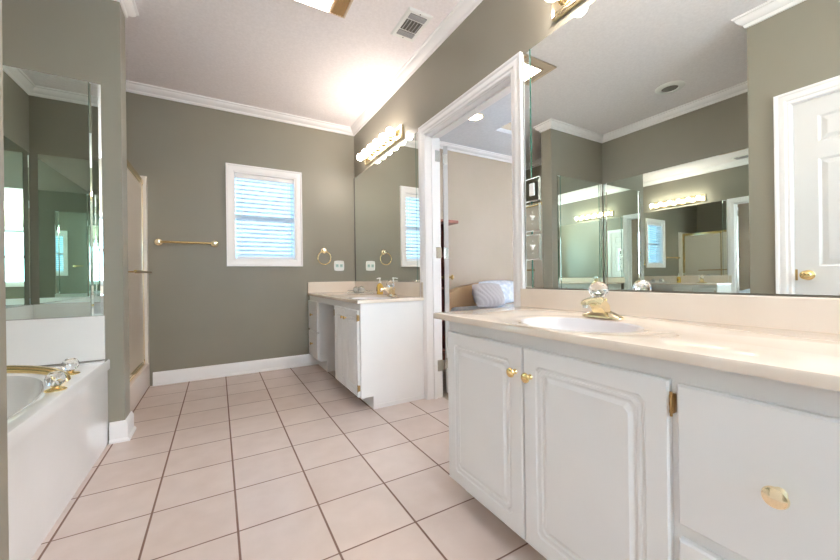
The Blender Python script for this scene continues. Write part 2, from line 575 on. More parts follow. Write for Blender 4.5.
# door_1: bedroom door, swung into the bedroom
hx, hy = 1.634, 2.396
dd = Vector((0.552, 0.834, 0)).normalized()
dn = Vector((dd.y, -dd.x, 0))
door1 = six_panel(MB(), .90, 2.03, .035, lambda u, v, d: Vector((hx, hy, .012)) + dd * u + dn * d + Vector((0, 0, v))).build('door_1', M['door'])
struct(door1)
kp = Vector((hx, hy, .96)) + dd * .835
door_knob(door1, kp + dn * .0175, dn, M['brass_old'])
door_knob(door1, kp - dn * .0175, -dn, M['brass_old'])
for z in (1.935, 1.16, .255):
    b = MB()
    p = Vector((hx - .024, hy - .004, z))
    b.tube([p - Vector((0, 0, .045)), p + Vector((0, 0, .045))], .0065, 12)
    b.box(XRO - .045, D1 - .0065, z - .044, XRO + .012, D1 - .0040, z + .044)
    q = Vector((hx, hy, z)) - dn * 0.0
    b.rings([[q + dn * u - dd * .0015 + Vector((0, 0, v)) for u, v in ((-.017, -.044), (.017, -.044), (.017, .044), (-.017, .044))],
             [q + dn * u + dd * .003 + Vector((0, 0, v)) for u, v in ((-.017, -.044), (.017, -.044), (.017, .044), (-.017, .044))]], True, True)
    b.build('hinge', M['chrome'], door1, smooth=40)

# door_2: closed closet door in near left wall
dx = XN - .022
door2 = six_panel(MB(), LD1 - LD0 - .008, LDZ - .012, .035, lambda u, v, d: Vector((dx + d, LD1 - .004 - u, .008 + v))).build('door_2', M['door'])
struct(door2)
door_knob(door2, (dx + .0175, LD1 - .062, .948), (1, 0, 0), M['brass'])
MB().box(dx + .0173, LD1 - .016, .915, dx + .0185, LD1 - .0045, .985).build('latch_plate', M['brass_old'], door2)
b = MB()
b.box(XN - .118, LD1 - .003, 0, XN, LD1 + .01, LDZ).box(XN - .118, LD0 - .01, 0, XN, LD0 + .003, LDZ).box(XN - .118, LD0 - .01, LDZ - .003, XN, LD1 + .01, LDZ + .01)
struct(b.build('trim_8', M['trim']))

# ------------------------------------------------------------------ windows
def window(name, x0, x1, z0, z1, y, s, wcase=.08, sashy=.07):
    """window in a wall facing -s*y; outside is towards +s"""
    w = MB()
    for a0, c0, a1, c1 in ((x0, z0, x0 + .025, z1), (x1 - .025, z0, x1, z1), (x0, z0, x1, z0 + .03), (x0, z1 - .03, x1, z1), (x0, (z0 + z1) / 2 - .022, x1, (z0 + z1) / 2 + .022)):
        w.box(a0, y + s * sashy, c0, a1, y + s * (sashy + .035), c1)
    for a0, c0, a1, c1 in ((x0, z0, x0 + .008, z1), (x1 - .008, z0, x1, z1), (x0, z0, x1, z0 + .008), (x0, z1 - .008, x1, z1)):
        w.box(a0, y + s * .002, c0, a1, y + s * .148, c1)
    o = w.build(name, M['trim'])
    struct(o)
    MB().box(x0 + .02, y + s * (sashy + .014), z0 + .02, x1 - .02, y + s * (sashy + .018), z1 - .02).build('window_pane', M['pane'], o)
    return o


w1 = window('window_1', WIN[0], WIN[1], WIN[2], WIN[3], YF, 1, sashy=.095)
# picture-frame casing
prof = [(0, 0), (0, 0.012), (0.010, 0.018), (0.050, 0.020), (0.056, 0.026), (0.068, 0.027), (0.068, 0)]
fr = [(.145, YF, 1.168), (.745, YF, 1.168), (.745, YF, 2.068), (.145, YF, 2.068)]
casing('window_casing', fr[::-1], (0, -1, 0), True, prof=prof, parent=w1)
# return lining inside casing
b = MB()
for a0, c0, a1, c1 in ((WIN[0], WIN[2], .158, WIN[3]), (.732, WIN[2], WIN[1], WIN[3]), (WIN[0], WIN[2], WIN[1], 1.182), (WIN[0], 2.055, WIN[1], WIN[3])):
    b.box(a0, YF - .010, c0, a1, YF + .09, c1)
b.build('window_liner', M['trim'], w1)
# venetian blind
bl = thing('venetian_blind', (.445, YF + .03, 2.05), 'white horizontal slat blind lowered inside the bathroom window', 'blind')
MB().box(.163, YF + .004, 2.008, .727, YF + .050, 2.052, .004).build('headrail', M['trim'], bl)
b = MB()
nsl = 18
for k in range(nsl):
    z = 1.222 + k * (1.985 - 1.222) / (nsl - 1)
    tl = math.radians(28)
    hw = .0245
    c, s_ = math.cos(tl) * hw, math.sin(tl) * hw
    b.rings([[(x, YF + .027 - c, z - s_), (x, YF + .027, z + .003), (x, YF + .027 + c, z + s_), (x, YF + .027 + c, z + s_ - .003), (x, YF + .027, z), (x, YF + .027 - c, z - s_ - .003)] for x in (.168, .722)], True, True)
b.build('slats', M['blind'], bl)
MB().box(.166, YF + .008, 1.186, .724, YF + .046, 1.204, .004).build('bottom_rail', M['trim'], bl)
for x in (.235, .655):
    MB().tube([(x, YF + .001, 1.19), (x, YF + .001, 2.02)], .0012, 6).build('ladder_cord', M['plastic'], bl)
for x, z in ((.205, 1.62), (.205, 1.36), (.69, 1.46)):
    pc = MB().tube([(x, YF - .006, z), (x, YF - .004, 2.01)], .001, 6).build('pull_cord', M['plastic'], bl)
    MB().lathe((x, YF - .006, z - .03), [(.003, 0), (.008, .004), (.007, .026), (.002, .032)], (0, 0, 1), 12).build('tassel', M['plastic'], pc)

w2 = window('added_window_end', EW[0], EW[1], EW[2], EW[3], YB, -1)  # added window behind the camera, there to light the room
casing('window_casing', [(EW[0], YB, EW[2]), (EW[1], YB, EW[2]), (EW[1], YB, EW[3]), (EW[0], YB, EW[3])], (0, 1, 0), True, parent=w2)
b = MB()
for y0, c0, y1, c1 in ((BW[0], BW[2], BW[0] + .04, BW[3]), (BW[1] - .04, BW[2], BW[1], BW[3]), (BW[0], BW[2], BW[1], BW[2] + .04), (BW[0], BW[3] - .04, BW[1], BW[3]), (1.27, BW[2], 1.33, BW[3]), (BW[0], 1.44, BW[1], 1.48)):
    b.box(BX + .05, y0, c0, BX + .09, y1, c1)
w3 = struct(b.build('added_window_bedroom', M['trim']))  # invented bedroom window, out of view, to let light in
MB().box(BX + .068, BW[0] + .02, BW[2] + .02, BX + .072, BW[1] - .02, BW[3] - .02).build('window_pane', M['pane'], w3)

# ------------------------------------------------------------------ mirrors
def mirror_slab(b, x0, y0, z0, x1, y1, z1, face_axis, face_sign):
    """glass slab; silvered face on one side, green edges elsewhere (material 0 face, 1 edge)"""
    n0 = len(b.bm.faces)
    b.box(x0, y0, z0, x1, y1, z1)
    b.bm.faces.ensure_lookup_table()
    for f in b.bm.faces[n0:]:
        f.normal_update()
        f.material_index = 0 if f.normal[face_axis] * face_sign > .9 else 1
    return b


def beveled_strip(b, fn, u0, u1, v0, v1, bw, d0, d1):
    """bevelled mirror strip; fn(u, v, d)"""
    lo = [(u0, v0), (u1, v0), (u1, v1), (u0, v1)]
    li = [(u0 + bw, v0 + bw), (u1 - bw, v0 + bw), (u1 - bw, v1 - bw), (u0 + bw, v1 - bw)]
    b.rings([[fn(u, v, 0) for u, v in lo], [fn(u, v, d0) for u, v in lo], [fn(u, v, d1) for u, v in li]], True, True)
    return b


MM = [M['mirror'], M['glass_edge']]
MT = [M['mirror_tub'], M['glass_edge']]
mz0, mz1 = .905, 2.148
near_m = tag(mirror_slab(MB(), XR - .006, -.80, mz0, XR - .0005, 1.293, mz1, 0, -1).build('wall_mirror', MM),
             'long frameless wall mirror above the near sink counter', 'mirror')
beveled_strip(MB(), lambda u, v, d: (XR - .0005 - d, u, v), 1.297, 1.343, mz0, mz1, .006, .003, .006).build('bevelled_strip', M['mirror_bevel'], near_m)
MB().box(XR - .009, 1.2935, mz0, XR - .0005, 1.2965, mz1).build('green_glass_edge', M['glass_edge'], near_m, label='dark green glass edge')

far_m = tag(mirror_slab(MB(), XR - .006, 2.522, .928, XR - .0005, 4.018, 2.155, 0, -1).build('wall_mirror', MM),
            'frameless wall mirror above the far vanity, under the row of lit bulbs', 'mirror')
beveled_strip(MB(), lambda u, v, d: (XR - .0005 - d, u, v), 2.462, 2.520, .928, 2.155, .005, .003, .006).build('bevelled_strip', M['mirror_bevel'], far_m)
MB().box(XR - .010, 4.018, .928, XR - .0005, 4.028, 2.155).build('dark_mirror_edge', M['slot'], far_m, label='dark edge strip in the corner')

tz0, tz1 = .765, 2.135
# on the partition
pm = tag(mirror_slab(MB(), XA + .055, YP - .006, tz0, -.648, YP - .0005, tz1, 1, -1).build('wall_mirror', MT),
         'tall mirror on the partition wall at the far end of the tub', 'mirror')
beveled_strip(MB(), lambda u, v, d: (u, YP - .0005 - d, v), -.646, -.592, tz0, tz1, .012, .003, .008).build('bevelled_strip', M['mirror_bevel'], pm)
beveled_strip(MB(), lambda u, v, d: (u, YP - .0005 - d, v), XA + .008, XA + .053, tz0, tz1, .010, .003, .008).build('bevelled_strip', M['mirror_bevel'], pm)
# long wall of the alcove
am = tag(mirror_slab(MB(), XA + .0005, YN + .055, tz0, XA + .006, YP - .062, tz1, 0, 1).build('wall_mirror', MT),
         'wide mirror along the side wall behind the tub, seen only in the big mirror', 'mirror')
beveled_strip(MB(), lambda u, v, d: (XA + .0005 + d, u, v), YP - .060, YP - .010, tz0, tz1, .010, .003, .008).build('bevelled_strip', M['mirror_bevel'], am)
beveled_strip(MB(), lambda u, v, d: (XA + .0005 + d, u, v), YN + .008, YN + .053, tz0, tz1, .010, .003, .008).build('bevelled_strip', M['mirror_bevel'], am)
# near end of the alcove
nm = tag(mirror_slab(MB(), XA + .055, YN + .0005, tz0, -.648, YN + .006, tz1, 1, 1).build('wall_mirror', MT),
         'tall mirror at the near end of the tub, seen reflected in the tub corner', 'mirror')
beveled_strip(MB(), lambda u, v, d: (u, YN + .0005 + d, v), -.646, -.592, tz0, tz1, .012, .003, .008).build('bevelled_strip', M['mirror_bevel'], nm)

# mirrored switch plates on the near mirror, stacked
for k, (za, zb, lab) in enumerate(((1.352, 1.474, 'mirrored plate with a rocker switch, topmost of three beside the doorway'),
                                   (1.196, 1.338, 'mirrored plate with a toggle switch, middle of three beside the doorway'),
                                   (1.048, 1.182, 'mirrored plate with a toggle switch, lowest of three beside the doorway'))):
    t = thing('switch_plate', (XR - .006, 1.285, za), lab, 'switch', 'mirrored switch plates by the doorway')
    beveled_strip(MB(), lambda u, v, d: (XR - .0062 - d, u, v), 1.238, 1.332, za, zb, .006, .004, .009).build('plate', M['mirror_bevel'], t)
    zc = (za + zb) / 2
    if k == 0:
        MB().box(XR - .020, 1.270, zc - .032, XR - .0148, 1.300, zc + .032, .002).build('rocker', M['plastic'], t)
    else:
        b = MB().box(XR - .0172, 1.279, zc - .012, XR - .0148, 1.291, zc + .012, .001)
        b.tube([(XR - .015, 1.285, zc), (XR - .030, 1.285, zc + .010)], [.0055, .004], 8)
        for dz in (-.03, .03):
            b.lathe((XR - .0150, 1.285, zc + dz), [(.0035, 0), (.0035, .0012), (0, .0018)], (-1, 0, 0), 10)
        b.build('toggle', M['plastic'], t)

# ------------------------------------------------------------------ vanity light bars
BZ = 2.252
BL0, BL1 = 2.194, 2.308


def light_bar(y0, label):
    t = thing('vanity_light_bar', (XR, y0 + .44, BL0), label, 'light fixture', 'brass six-bulb vanity light bars')
    b = MB()
    ins = lambda d: [(y0 + d, BL0 + d), (y0 + .88 - d, BL0 + d), (y0 + .88 - d, BL1 - d), (y0 + d, BL1 - d)]
    b.rings([[(XR - dep, u, v) for u, v in ins(i)] for i, dep in ((0, 0), (0, .022), (.006, .028), (.014, .022), (.018, .022), (.022, .026))], True, True)
    b.build('backplate', M['brass_pale'], t)
    for k in range(6):
        y = y0 + .07 + k * .148
        s = MB().lathe((XR - .026, y, BZ), [(.027, 0), (.027, .004), (.020, .010), (.018, .022), (.020, .032), (.016, .034)], (-1, 0, 0), 20).build('socket', M['brass'], t, smooth=40)
        pr = [(.013, .030)] + [(.037 * math.sin(a), .076 - .037 * math.cos(a)) for a in [0.42 + i * (PI - 0.42) / 12 for i in range(12)]] + [(0, .113)]
        MB().lathe((XR - .026, y, BZ), pr, (-1, 0, 0), 20).build('light_bulb', M['bulb'], t, smooth=60)
    return t


light_bar(2.74, 'brass bar of six glowing globe bulbs above the far vanity mirror')
light_bar(.262, 'brass bar of globe bulbs above the near mirror, cut by the top edge')

# ceiling bath light with heater grille
t = thing('ceiling_bath_light', (.55, 2.155, ZC), 'square glowing ceiling light with a bronze slatted end', 'ceiling light')
b = MB()
fx0, fx1, fy0, fy1 = .335, .765, 1.995, 2.312
lx0, lx1, ly0, ly1 = .425, .650, 2.085, 2.304
b.box(fx0, fy0, ZC - .012, fx1, fy0 + .012, ZC, .002).box(fx0, fy1 - .006, ZC - .012, fx1, fy1, ZC, .002)
b.box(fx0, fy0, ZC - .012, fx0 + .012, fy1, ZC, .002).box(fx1 - .014, fy0, ZC - .012, fx1, fy1, ZC, .002).box(lx1 + .002, fy0, ZC - .008, lx1 + .016, fy1, ZC, .002)
b.box(fx0, fy0, ZC - .008, lx0 - .002, fy1, ZC - .001).box(lx0 - .002, fy0, ZC - .008, lx1 + .002, ly0 - .002, ZC - .001)
b.box(lx0 - .014, ly0 - .014, ZC - .014, lx0 - .002, fy1, ZC, .002).box(lx0 - .014, ly0 - .014, ZC - .014, lx1 + .002, ly0 - .002, ZC, .002)
b.build('frame', mat('champagne_metal', (0.66, 0.54, 0.42), 0.35, 0.35), t)
MB().box(lx0, ly0, ZC - .016, lx1, ly1, ZC - .002, .006).build('light_lens', M['lens'], t)
b = MB().box(lx1 + .016, fy0 + .012, ZC - .006, fx1 - .014, fy1 - .006, ZC - .002)
for k in range(5):
    x = lx1 + .020 + k * .0165
    b.box(x, fy0 + .012, ZC - .011, x + .007, fy1 - .006, ZC - .006)
b.build('grille', M['bronze'], t)

# ceiling register
t = thing('ceiling_vent', (1.2, 2.16, ZC), 'white three-section air vent in the ceiling near the vanity wall', 'vent')
b = MB()
vx0, vx1, vy0, vy1 = 1.105, 1.290, 2.015, 2.310
b.rings([[(x, y, z) for x, y in ((vx0 + i, vy0 + i), (vx1 - i, vy0 + i), (vx1 - i, vy1 - i), (vx0 + i, vy1 - i))] for i, z in ((0, ZC), (0, ZC - .003), (.012, ZC - .010), (.014, ZC - .010))], True, True)
b.build('face_plate', M['plastic'], t)
b = MB()
secs = ((2.048, 2.094, 'y'), (2.106, 2.208, 'x'), (2.220, 2.270, 'y'))
for (a, c, _), nm_ in zip(secs, 'abc'):
    b.box(vx0 + .030, a, ZC - .0112, vx1 - .030, c, ZC - .0095)
b.build('duct_opening', M['slot'], t)
b = MB()
for a, c, d in secs:
    if d == 'y':
        n = 5
        for k in range(n):
            y = a + (c - a) * (k + .5) / n
            b.box(vx0 + .030, y - .0022, ZC - .016, vx1 - .030, y + .0012, ZC - .0105)
    else:
        for k in range(5):
            x = vx0 + .030 + (vx1 - vx0 - .06) * (k + .5) / 5
            b.box(x - .002, a, ZC - .017, x + .002, c, ZC - .0105)
b.build('louvre', M['grey'], t)
for y in (2.032, 2.288):
    MB().lathe(((vx0 + vx1) / 2, y, ZC - .0098), [(.004, 0), (.004, .002), (0, .003)], (0, 0, -1), 10).build('screw', M['slot'], t)

# round ceiling exhaust over the tub
t = thing('round_ceiling_vent', (-.90, 1.70, ZC), 'round ceiling vent with a dark centre, seen in the big mirror', 'vent')
MB().lathe((-.90, 1.70, ZC), [(.118, 0), (.118, .004), (.106, .014), (.070, .016), (.066, .004)], (0, 0, -1), 36).build('trim_ring', M['plastic'], t, smooth=40)
b = MB().lathe((-.90, 1.70, ZC - .0045), [(.066, 0), (.066, .004), (.05, .007), (0, .008)], (0, 0, -1), 36)
b.build('grille', M['grille_dark'], t, smooth=40)

# added globe lamp behind the camera, invented to brighten the room
t = thing('added_globe_lamp', (.80, -1.15, ZC), 'added white globe lamp behind the camera that brightens the room', 'ceiling light')
MB().lathe((.80, -1.15, ZC), [(.075, 0), (.075, .010), (.05, .024), (.018, .032), (.016, .16)], (0, 0, -1), 28).build('added_lamp_canopy', M['brass_pale'], t, smooth=40)
MB().lathe((.80, -1.15, ZC - .15), [(.03, 0)] + [(.115 * math.sin(a), .11 - .115 * math.cos(a)) for a in [.3 + k * (PI - .3) / 14 for k in range(14)]] + [(0, .225)], (0, 0, -1), 28).build('added_globe', mat('fill_globe_opal', (1, 1, 1), .3, emit=((1.0, .95, .92), FILL_GLOBE)), t, smooth=60)

# bedroom recessed light
t = thing('recessed_light', (2.5, 3.07, ZC), 'round recessed ceiling light in the bedroom beyond the doorway', 'ceiling light')
MB().ring((2.5, 3.07, ZC), .085, .010, 'z').build('trim_ring', M['brass_pale'], t, smooth=60)
MB().lathe((2.5, 3.07, ZC), [(.078, 0), (.074, .004), (.04, .010), (0, .012)], (0, 0, -1), 28).build('lamp_face', M['canlight'], t, smooth=60)

# ------------------------------------------------------------------ basin tops
def basin_top(b, x0, y0, x1, y1, z, th, cx, cy, spec, N=96, lip=.008):
    """slab (open middle) lofted from the outer rectangle into an oval bowl.
    spec = [(a, b, z)] ring half-axes from outside in"""
    angs = [2 * PI * k / N for k in range(N)]

    def hit(a):
        c, s = math.cos(a), math.sin(a)
        ts = []
        if c > 1e-9: ts.append((x1 - cx) / c)
        if c < -1e-9: ts.append((x0 - cx) / c)
        if s > 1e-9: ts.append((y1 - cy) / s)
        if s < -1e-9: ts.append((y0 - cy) / s)
        t = min(v for v in ts if v > 0)
        return [cx + c * t, cy + s * t]
    rect = [hit(a) for a in angs]
    for X, Y in ((x0, y0), (x0, y1), (x1, y0), (x1, y1)):
        k = min(range(N), key=lambda i: (rect[i][0] - X) ** 2 + (rect[i][1] - Y) ** 2)
        rect[k] = [X, Y]

    def ins(p, d):
        return (min(max(p[0], x0 + d), x1 - d), min(max(p[1], y0 + d), y1 - d))
    loops = [[(p[0], p[1], z - th) for p in rect], [(p[0], p[1], z - lip) for p in rect],
             [(*ins(p, lip * .3), z - lip * .3) for p in rect], [(*ins(p, lip), z) for p in rect]]
    for a_, b_, zz in spec:
        loops.append([(cx + a_ * math.cos(a), cy + b_ * math.sin(a), zz) for a in angs])
    b.rings(loops, False, True)
    return b


def bowl(a, b_, z, depth, n=9):
    out = []
    for k in range(n):
        t = (k + 1) / n
        ang = t * PI / 2
        s = math.cos(ang) ** .7 if t < 1 else 0.10
        out.append((a * max(s, .10), b_ * max(s, .10), z - depth * math.sin(ang)))
    return out


def material_inside(o, cx, cy, a, b_, zmax, idx):
    for p in o.data.polygons:
        c = p.center
        if ((c.x - cx) / a) ** 2 + ((c.y - cy) / b_) ** 2 < 1 and c.z < zmax:
            p.material_index = idx


def crystal_knob(b, c, r):
    """faceted ball"""
    prof = [(r * .35, -r * .95), (r * .75, -r * .70), (r, -r * .15), (r * .98, r * .15), (r * .80, r * .58), (r * .45, r * .86), (0, r * .92)]
    n0 = len(b.bm.verts)
    seg = 10
    rings_ = []
    for i, (rr, h) in enumerate(prof):
        if rr < 1e-6:
            rings_.append([b.bm.verts.new(Vector(c) + Vector((0, 0, h)))])
        else:
            off = (i % 2) * PI / seg
            rings_.append([b.bm.verts.new(Vector(c) + Vector((rr * math.cos(2 * PI * k / seg + off), rr * math.sin(2 * PI * k / seg + off), h))) for k in range(seg)])
    for i, (p, q) in enumerate(zip(rings_, rings_[1:])):
        for k in range(seg):
            k2 = (k + 1) % seg
            if len(q) == 1:
                b.bm.faces.new((p[k], p[k2], q[0]))
            elif i % 2 == 0:
                b.bm.faces.new((p[k], p[k2], q[k]))
                b.bm.faces.new((q[k], p[k2], q[k2]))
            else:
                b.bm.faces.new((p[k], q[k2], q[k]))
                b.bm.faces.new((p[k], p[k2], q[k2]))
    b.bm.faces.new(rings_[0][::-1])
    return b


def centerset(x, y, z, label, s=1.0):
    """single-handle centerset tap, spout towards -x, base along y"""
    t = thing('basin_faucet', (x, y, z), label, 'faucet', 'brass basin faucets with crystal knobs')
    b = MB()
    # base: elongated, higher in the middle
    N = 12
    loops = []
    for ins_, h in ((0, 0), (0, .006), (.004, .012)):
        lp = []
        for k in range(40):
            a = 2 * PI * k / 40
            yy = .080 * s * math.copysign(abs(math.sin(a)) ** .6, math.sin(a))
            xx = .026 * s * math.copysign(abs(math.cos(a)) ** .6, math.cos(a))
            f = 1 - ins_ / .03
            lp.append((x + xx * f, y + yy * f, z + h))
        loops.append(lp)
    top = []
    for k in range(40):
        a = 2 * PI * k / 40
        yy = .062 * s * math.copysign(abs(math.sin(a)) ** .6, math.sin(a))
        xx = .017 * s * math.copysign(abs(math.cos(a)) ** .6, math.cos(a))
        top.append((x + xx, y + yy, z + .012 + .020 * (1 - abs(yy) / .062 / s) ** .8))
    loops.append(top)
    b.rings(loops, True, True)
    b.build('base_plate', M['brass_pale'], t, smooth=40)
    # body + spout: rectangular section swept forward and up
    b = MB()
    secs = [(.022, .022, .000, .030), (.012, .026, .002, .052), (-.014, .026, .012, .074), (-.040, .022, .044, .080), (-.070, .015, .060, .078), (-.100, .013, .056, .073), (-.112, .012, .054, .068)]
    b.rings([[(x + px * s, y - hw * s, z + lo * s), (x + px * s, y + hw * s, z + lo * s), (x + px * s, y + hw * s * .9, z + (hi - .004) * s), (x + px * s, y + hw * s * .6, z + hi * s), (x + px * s, y - hw * s * .6, z + hi * s), (x + px * s, y - hw * s * .9, z + (hi - .004) * s)] for px, hw, lo, hi in secs], True, True)
    b.build('spout', M['brass_pale'], t, smooth=50)
    MB().lathe((x - .100 * s, y, z + .056 * s), [(.011, 0), (.011, .012), (.008, .014)], (0, 0, -1), 16).build('aerator', M['chrome'], t, smooth=40)
    MB().lathe((x - .012, y + .006, z + .050 * s), [(.021, 0), (.020, .012), (.013, .018), (.012, .026), (.016, .032)], (0, 0, 1), 20).build('handle_stem', M['brass'], t, smooth=40)
    crystal_knob(MB(), (x - .012, y + .006, z + .050 * s + .030 + .026), .036).build('crystal_knob', M['crystal'], t)
    MB().tube([(x + .024, y, z + .01), (x + .024, y, z + .062)], .0022, 8).lathe((x + .024, y, z + .062), [(.003, 0), (.005, .003), (.004, .009), (0, .011)], (0, 0, 1), 12).build('drain_lift_rod', M['brass'], t, smooth=40)
    return t


# ------------------------------------------------------------------ vanity cabinets
def yz_front(xf):
    # panel facing -x; u runs along y
    return lambda u, v, d: (xf - d, u, v)


def small_knob(parent, xf, y, z, s=1.0, m=None, sy=1.0):
    b = MB().lathe((xf, y, z), [(.009 * s, 0), (.007 * s, .004 * s), (.005 * s, .009 * s), (.006 * s, .014 * s), (.014 * s, .018 * s), (.0165 * s, .022 * s), (.015 * s, .026 * s), (.009 * s, .0285 * s), (0, .029 * s)], (-1, 0, 0), 24, sx=sy)
    return b.build('knob', m or M['brass'], parent, smooth=40)


def cab_hinge(parent, xf, y, z, h=.042):
    b = MB().box(xf - .014, y - .0035, z - h / 2, xf + .001, y + .0035, z + h / 2, .001)
    b.tube([(xf - .017, y, z - h / 2 - .006), (xf - .017, y, z + h / 2 + .006)], .003, 10)
    for dz in (-.4, 0, .4):
        b.tube([(xf - .017, y, z + dz * h - .003), (xf - .017, y, z + dz * h + .003)], .004, 10)
    return b.build('hinge', M['brass_old'], parent, smooth=40)


def cab_door(parent, y0, y1, z0, z1, xf, th=.018, groove=True, gi=.05, name='door', m=M['cab']):
    b = routed_panel(MB(), y0, z0, y1, z1, yz_front(xf), th, groove, gi)
    return b.build(name, m, parent)


def shell(b, x, y0, z0, y1, z1, parts):
    """hollow cabinet box open at the top, with a front skin"""
    xb = XR - .003
    b.box(x, y0, z0, x + .018, y1, z1).box(xb - .008, y0, z0, xb, y1, z1 - .2).box(x + .018, y0, z0, xb - .008, y1, z0 + .018)
    b.box(x + .018, y0, z0 + .018, xb - .008, y0 + .016, z1).box(x + .018, y1 - .016, z0 + .018, xb - .008, y1, z1)
    for y in parts:
        b.box(x + .018, y, z0 + .018, xb - .008, y + .016, z1 - .004)
    return b


# near vanity
NX = .886
nv = thing('vanity_cabinet', (1.15, .3, 0), 'large white vanity base cabinet in the right foreground under the cream counter', 'cabinet')
b = MB()
shell(b, NX, -.78, .088, 1.285, .776, (.40, .037))
b.box(NX + .075, -.78, 0, XR - .003, 1.283, .088)
b.build('carcass', M['cab'], nv)
xf = .868
d = cab_door(nv, .842, 1.277, .092, .731, xf); small_knob(d, xf, .872, .644)
d = cab_door(nv, .405, .836, .092, .731, xf); small_knob(d, xf, .806, .642); cab_hinge(d, xf + .016, .399, .680); cab_hinge(d, xf + .016, .399, .19)
for z0, z1 in ((.420, .727), (.092, .388)):
    d = cab_door(nv, .045, .389, z0, z1, xf, groove=False, name='drawer'); small_knob(d, xf, .226, (z0 + z1) / 2, 1.15, M['brass_pale'])
d = cab_door(nv, -.38, .030, .092, .731, xf); small_knob(d, xf, -.35, .644)
d = cab_door(nv, -.77, -.386, .092, .731, xf); small_knob(d, xf, -.416, .644)

# near counter with basin
CZ = .805
ct = MB()
sp = [(.245, .300, CZ), (.230, .285, CZ - .004), (.195, .245, CZ - .006), (.163, .212, CZ - .008), (.157, .206, CZ - .012)] + bowl(.150, .199, CZ - .014, .12)
# main slab around the basin and a plain extension towards the camera
basin_top(ct, .850, -.80, XR - .002, 1.360, CZ, .026, 1.095, .80, sp, N=240)
cto = ct.build('vanity_countertop', [M['marble'], M['basin']], smooth=35)
tag(cto, 'cream cultured marble counter with an oval basin, right foreground', 'countertop')
material_inside(cto, 1.095, .80, .162, .211, CZ - .005, 1)
MB().box(XR - .024, -.80, CZ - .003, XR - .001, 1.368, .899, .004).build('backsplash', M['marble'], cto)
MB().lathe((1.095, .80, CZ - .134), [(.021, 0), (.021, .004), (.015, .006), (.013, .003)], (0, 0, 1), 20).build('drain', M['brass'], cto, smooth=40)
centerset(1.283, .825, CZ - .002, 'brass faucet with a round crystal knob on the near counter')

# far vanity
fv = thing('vanity_cabinet', (1.15, 3.2, 0), 'white far vanity cabinet with drawers, knee space and paired doors', 'cabinet')
b = MB()
shell(b, NX, 2.412, .095, 3.012, .780, ()).box(NX + .095, 2.412, 0, XR - .003, 3.012, .095)
b.box(NX, 3.620, .115, XR - .003, YF - .003, .782).box(NX + .080, 3.620, 0, XR - .003, YF - .003, .115)
b.box(NX, 3.012, .725, NX + .02, 3.620, .782).box(XR - .03, 3.012, .55, XR - .003, 3.620, .782)
b.build('carcass', M['cab'], fv)
MB().box(NX + .093, 2.408, 0, XR - .003, 2.412, .03, 0).box(NX - .001, 2.406, .095, NX + .03, 2.412, .78).build('end_trim', M['cab'], fv)
d = cab_door(fv, 2.722, 3.002, .098, .728, xf, gi=.045); small_knob(d, xf, 2.755, .655, .8); cab_hinge(d, xf + .016, 3.006, .67)
d = cab_door(fv, 2.436, 2.716, .098, .728, xf, gi=.045); small_knob(d, xf, 2.683, .655, .8); cab_hinge(d, xf + .016, 2.430, .675); cab_hinge(d, xf + .016, 2.430, .165)
for z0, z1 in ((.415, .725), (.130, .395)):
    d = cab_door(fv, 3.635, 4.018, z0, z1, xf, groove=False, name='drawer'); small_knob(d, xf, 3.83, (z0 + z1) / 2 + .01, .9)

ft = MB()
sp = [(.235, .300, CZ), (.222, .285, CZ - .004), (.190, .240, CZ - .006), (.162, .212, CZ - .008), (.156, .205, CZ - .012)] + bowl(.150, .198, CZ - .014, .12)
basin_top(ft, .862, 2.398, XR - .002, YF - .002, CZ, .024, 1.105, 2.74, sp, N=200)
fto = ft.build('vanity_countertop', [M['marble'], M['basin']], smooth=35)
tag(fto, 'cream counter on the far vanity, set into the back corner', 'countertop')
material_inside(fto, 1.105, 2.74, .161, .211, CZ - .005, 1)
MB().box(XR - .022, 2.402, CZ - .002, XR - .001, YF - .022, .925, .003).box(.866, YF - .022, CZ - .002, XR - .001, YF - .001, .925, .003).build('backsplash', M['marble'], fto)
centerset(1.305, 2.76, CZ - .002, 'brass faucet with a crystal knob on the far counter')

# soap dispenser
sx_, sy_ = 1.352, 3.13
t = thing('soap_dispenser', (sx_, sy_, CZ), 'clear pump bottle of yellow soap on the far counter', 'soap dispenser')
MB().lathe((sx_, sy_, CZ + .0005), [(.026, 0), (.031, .006), (.031, .075), (.026, .092), (.012, .102), (.012, .108)], (0, 0, 1), 24).build('bottle', M['yellow'], t, smooth=40)
b = MB().lathe((sx_, sy_, CZ + .108), [(.014, 0), (.014, .014), (.005, .016), (.005, .040), (.009, .042), (.009, .052), (0, .054)], (0, 0, 1), 18)
b.tube([(sx_, sy_, CZ + .154), (sx_ - .020, sy_ - .01, CZ + .155), (sx_ - .040, sy_ - .02, CZ + .149)], [.006, .005, .004], 8)
b.build('pump', M['plastic'], t, smooth=40)
b = MB().box(sx_ - .0325, sy_ - .014, CZ + .03, sx_ - .0300, sy_ + .014, CZ + .07)
b.build('bottle_label', mat('brown_label', (.25, .16, .05), .5), t)

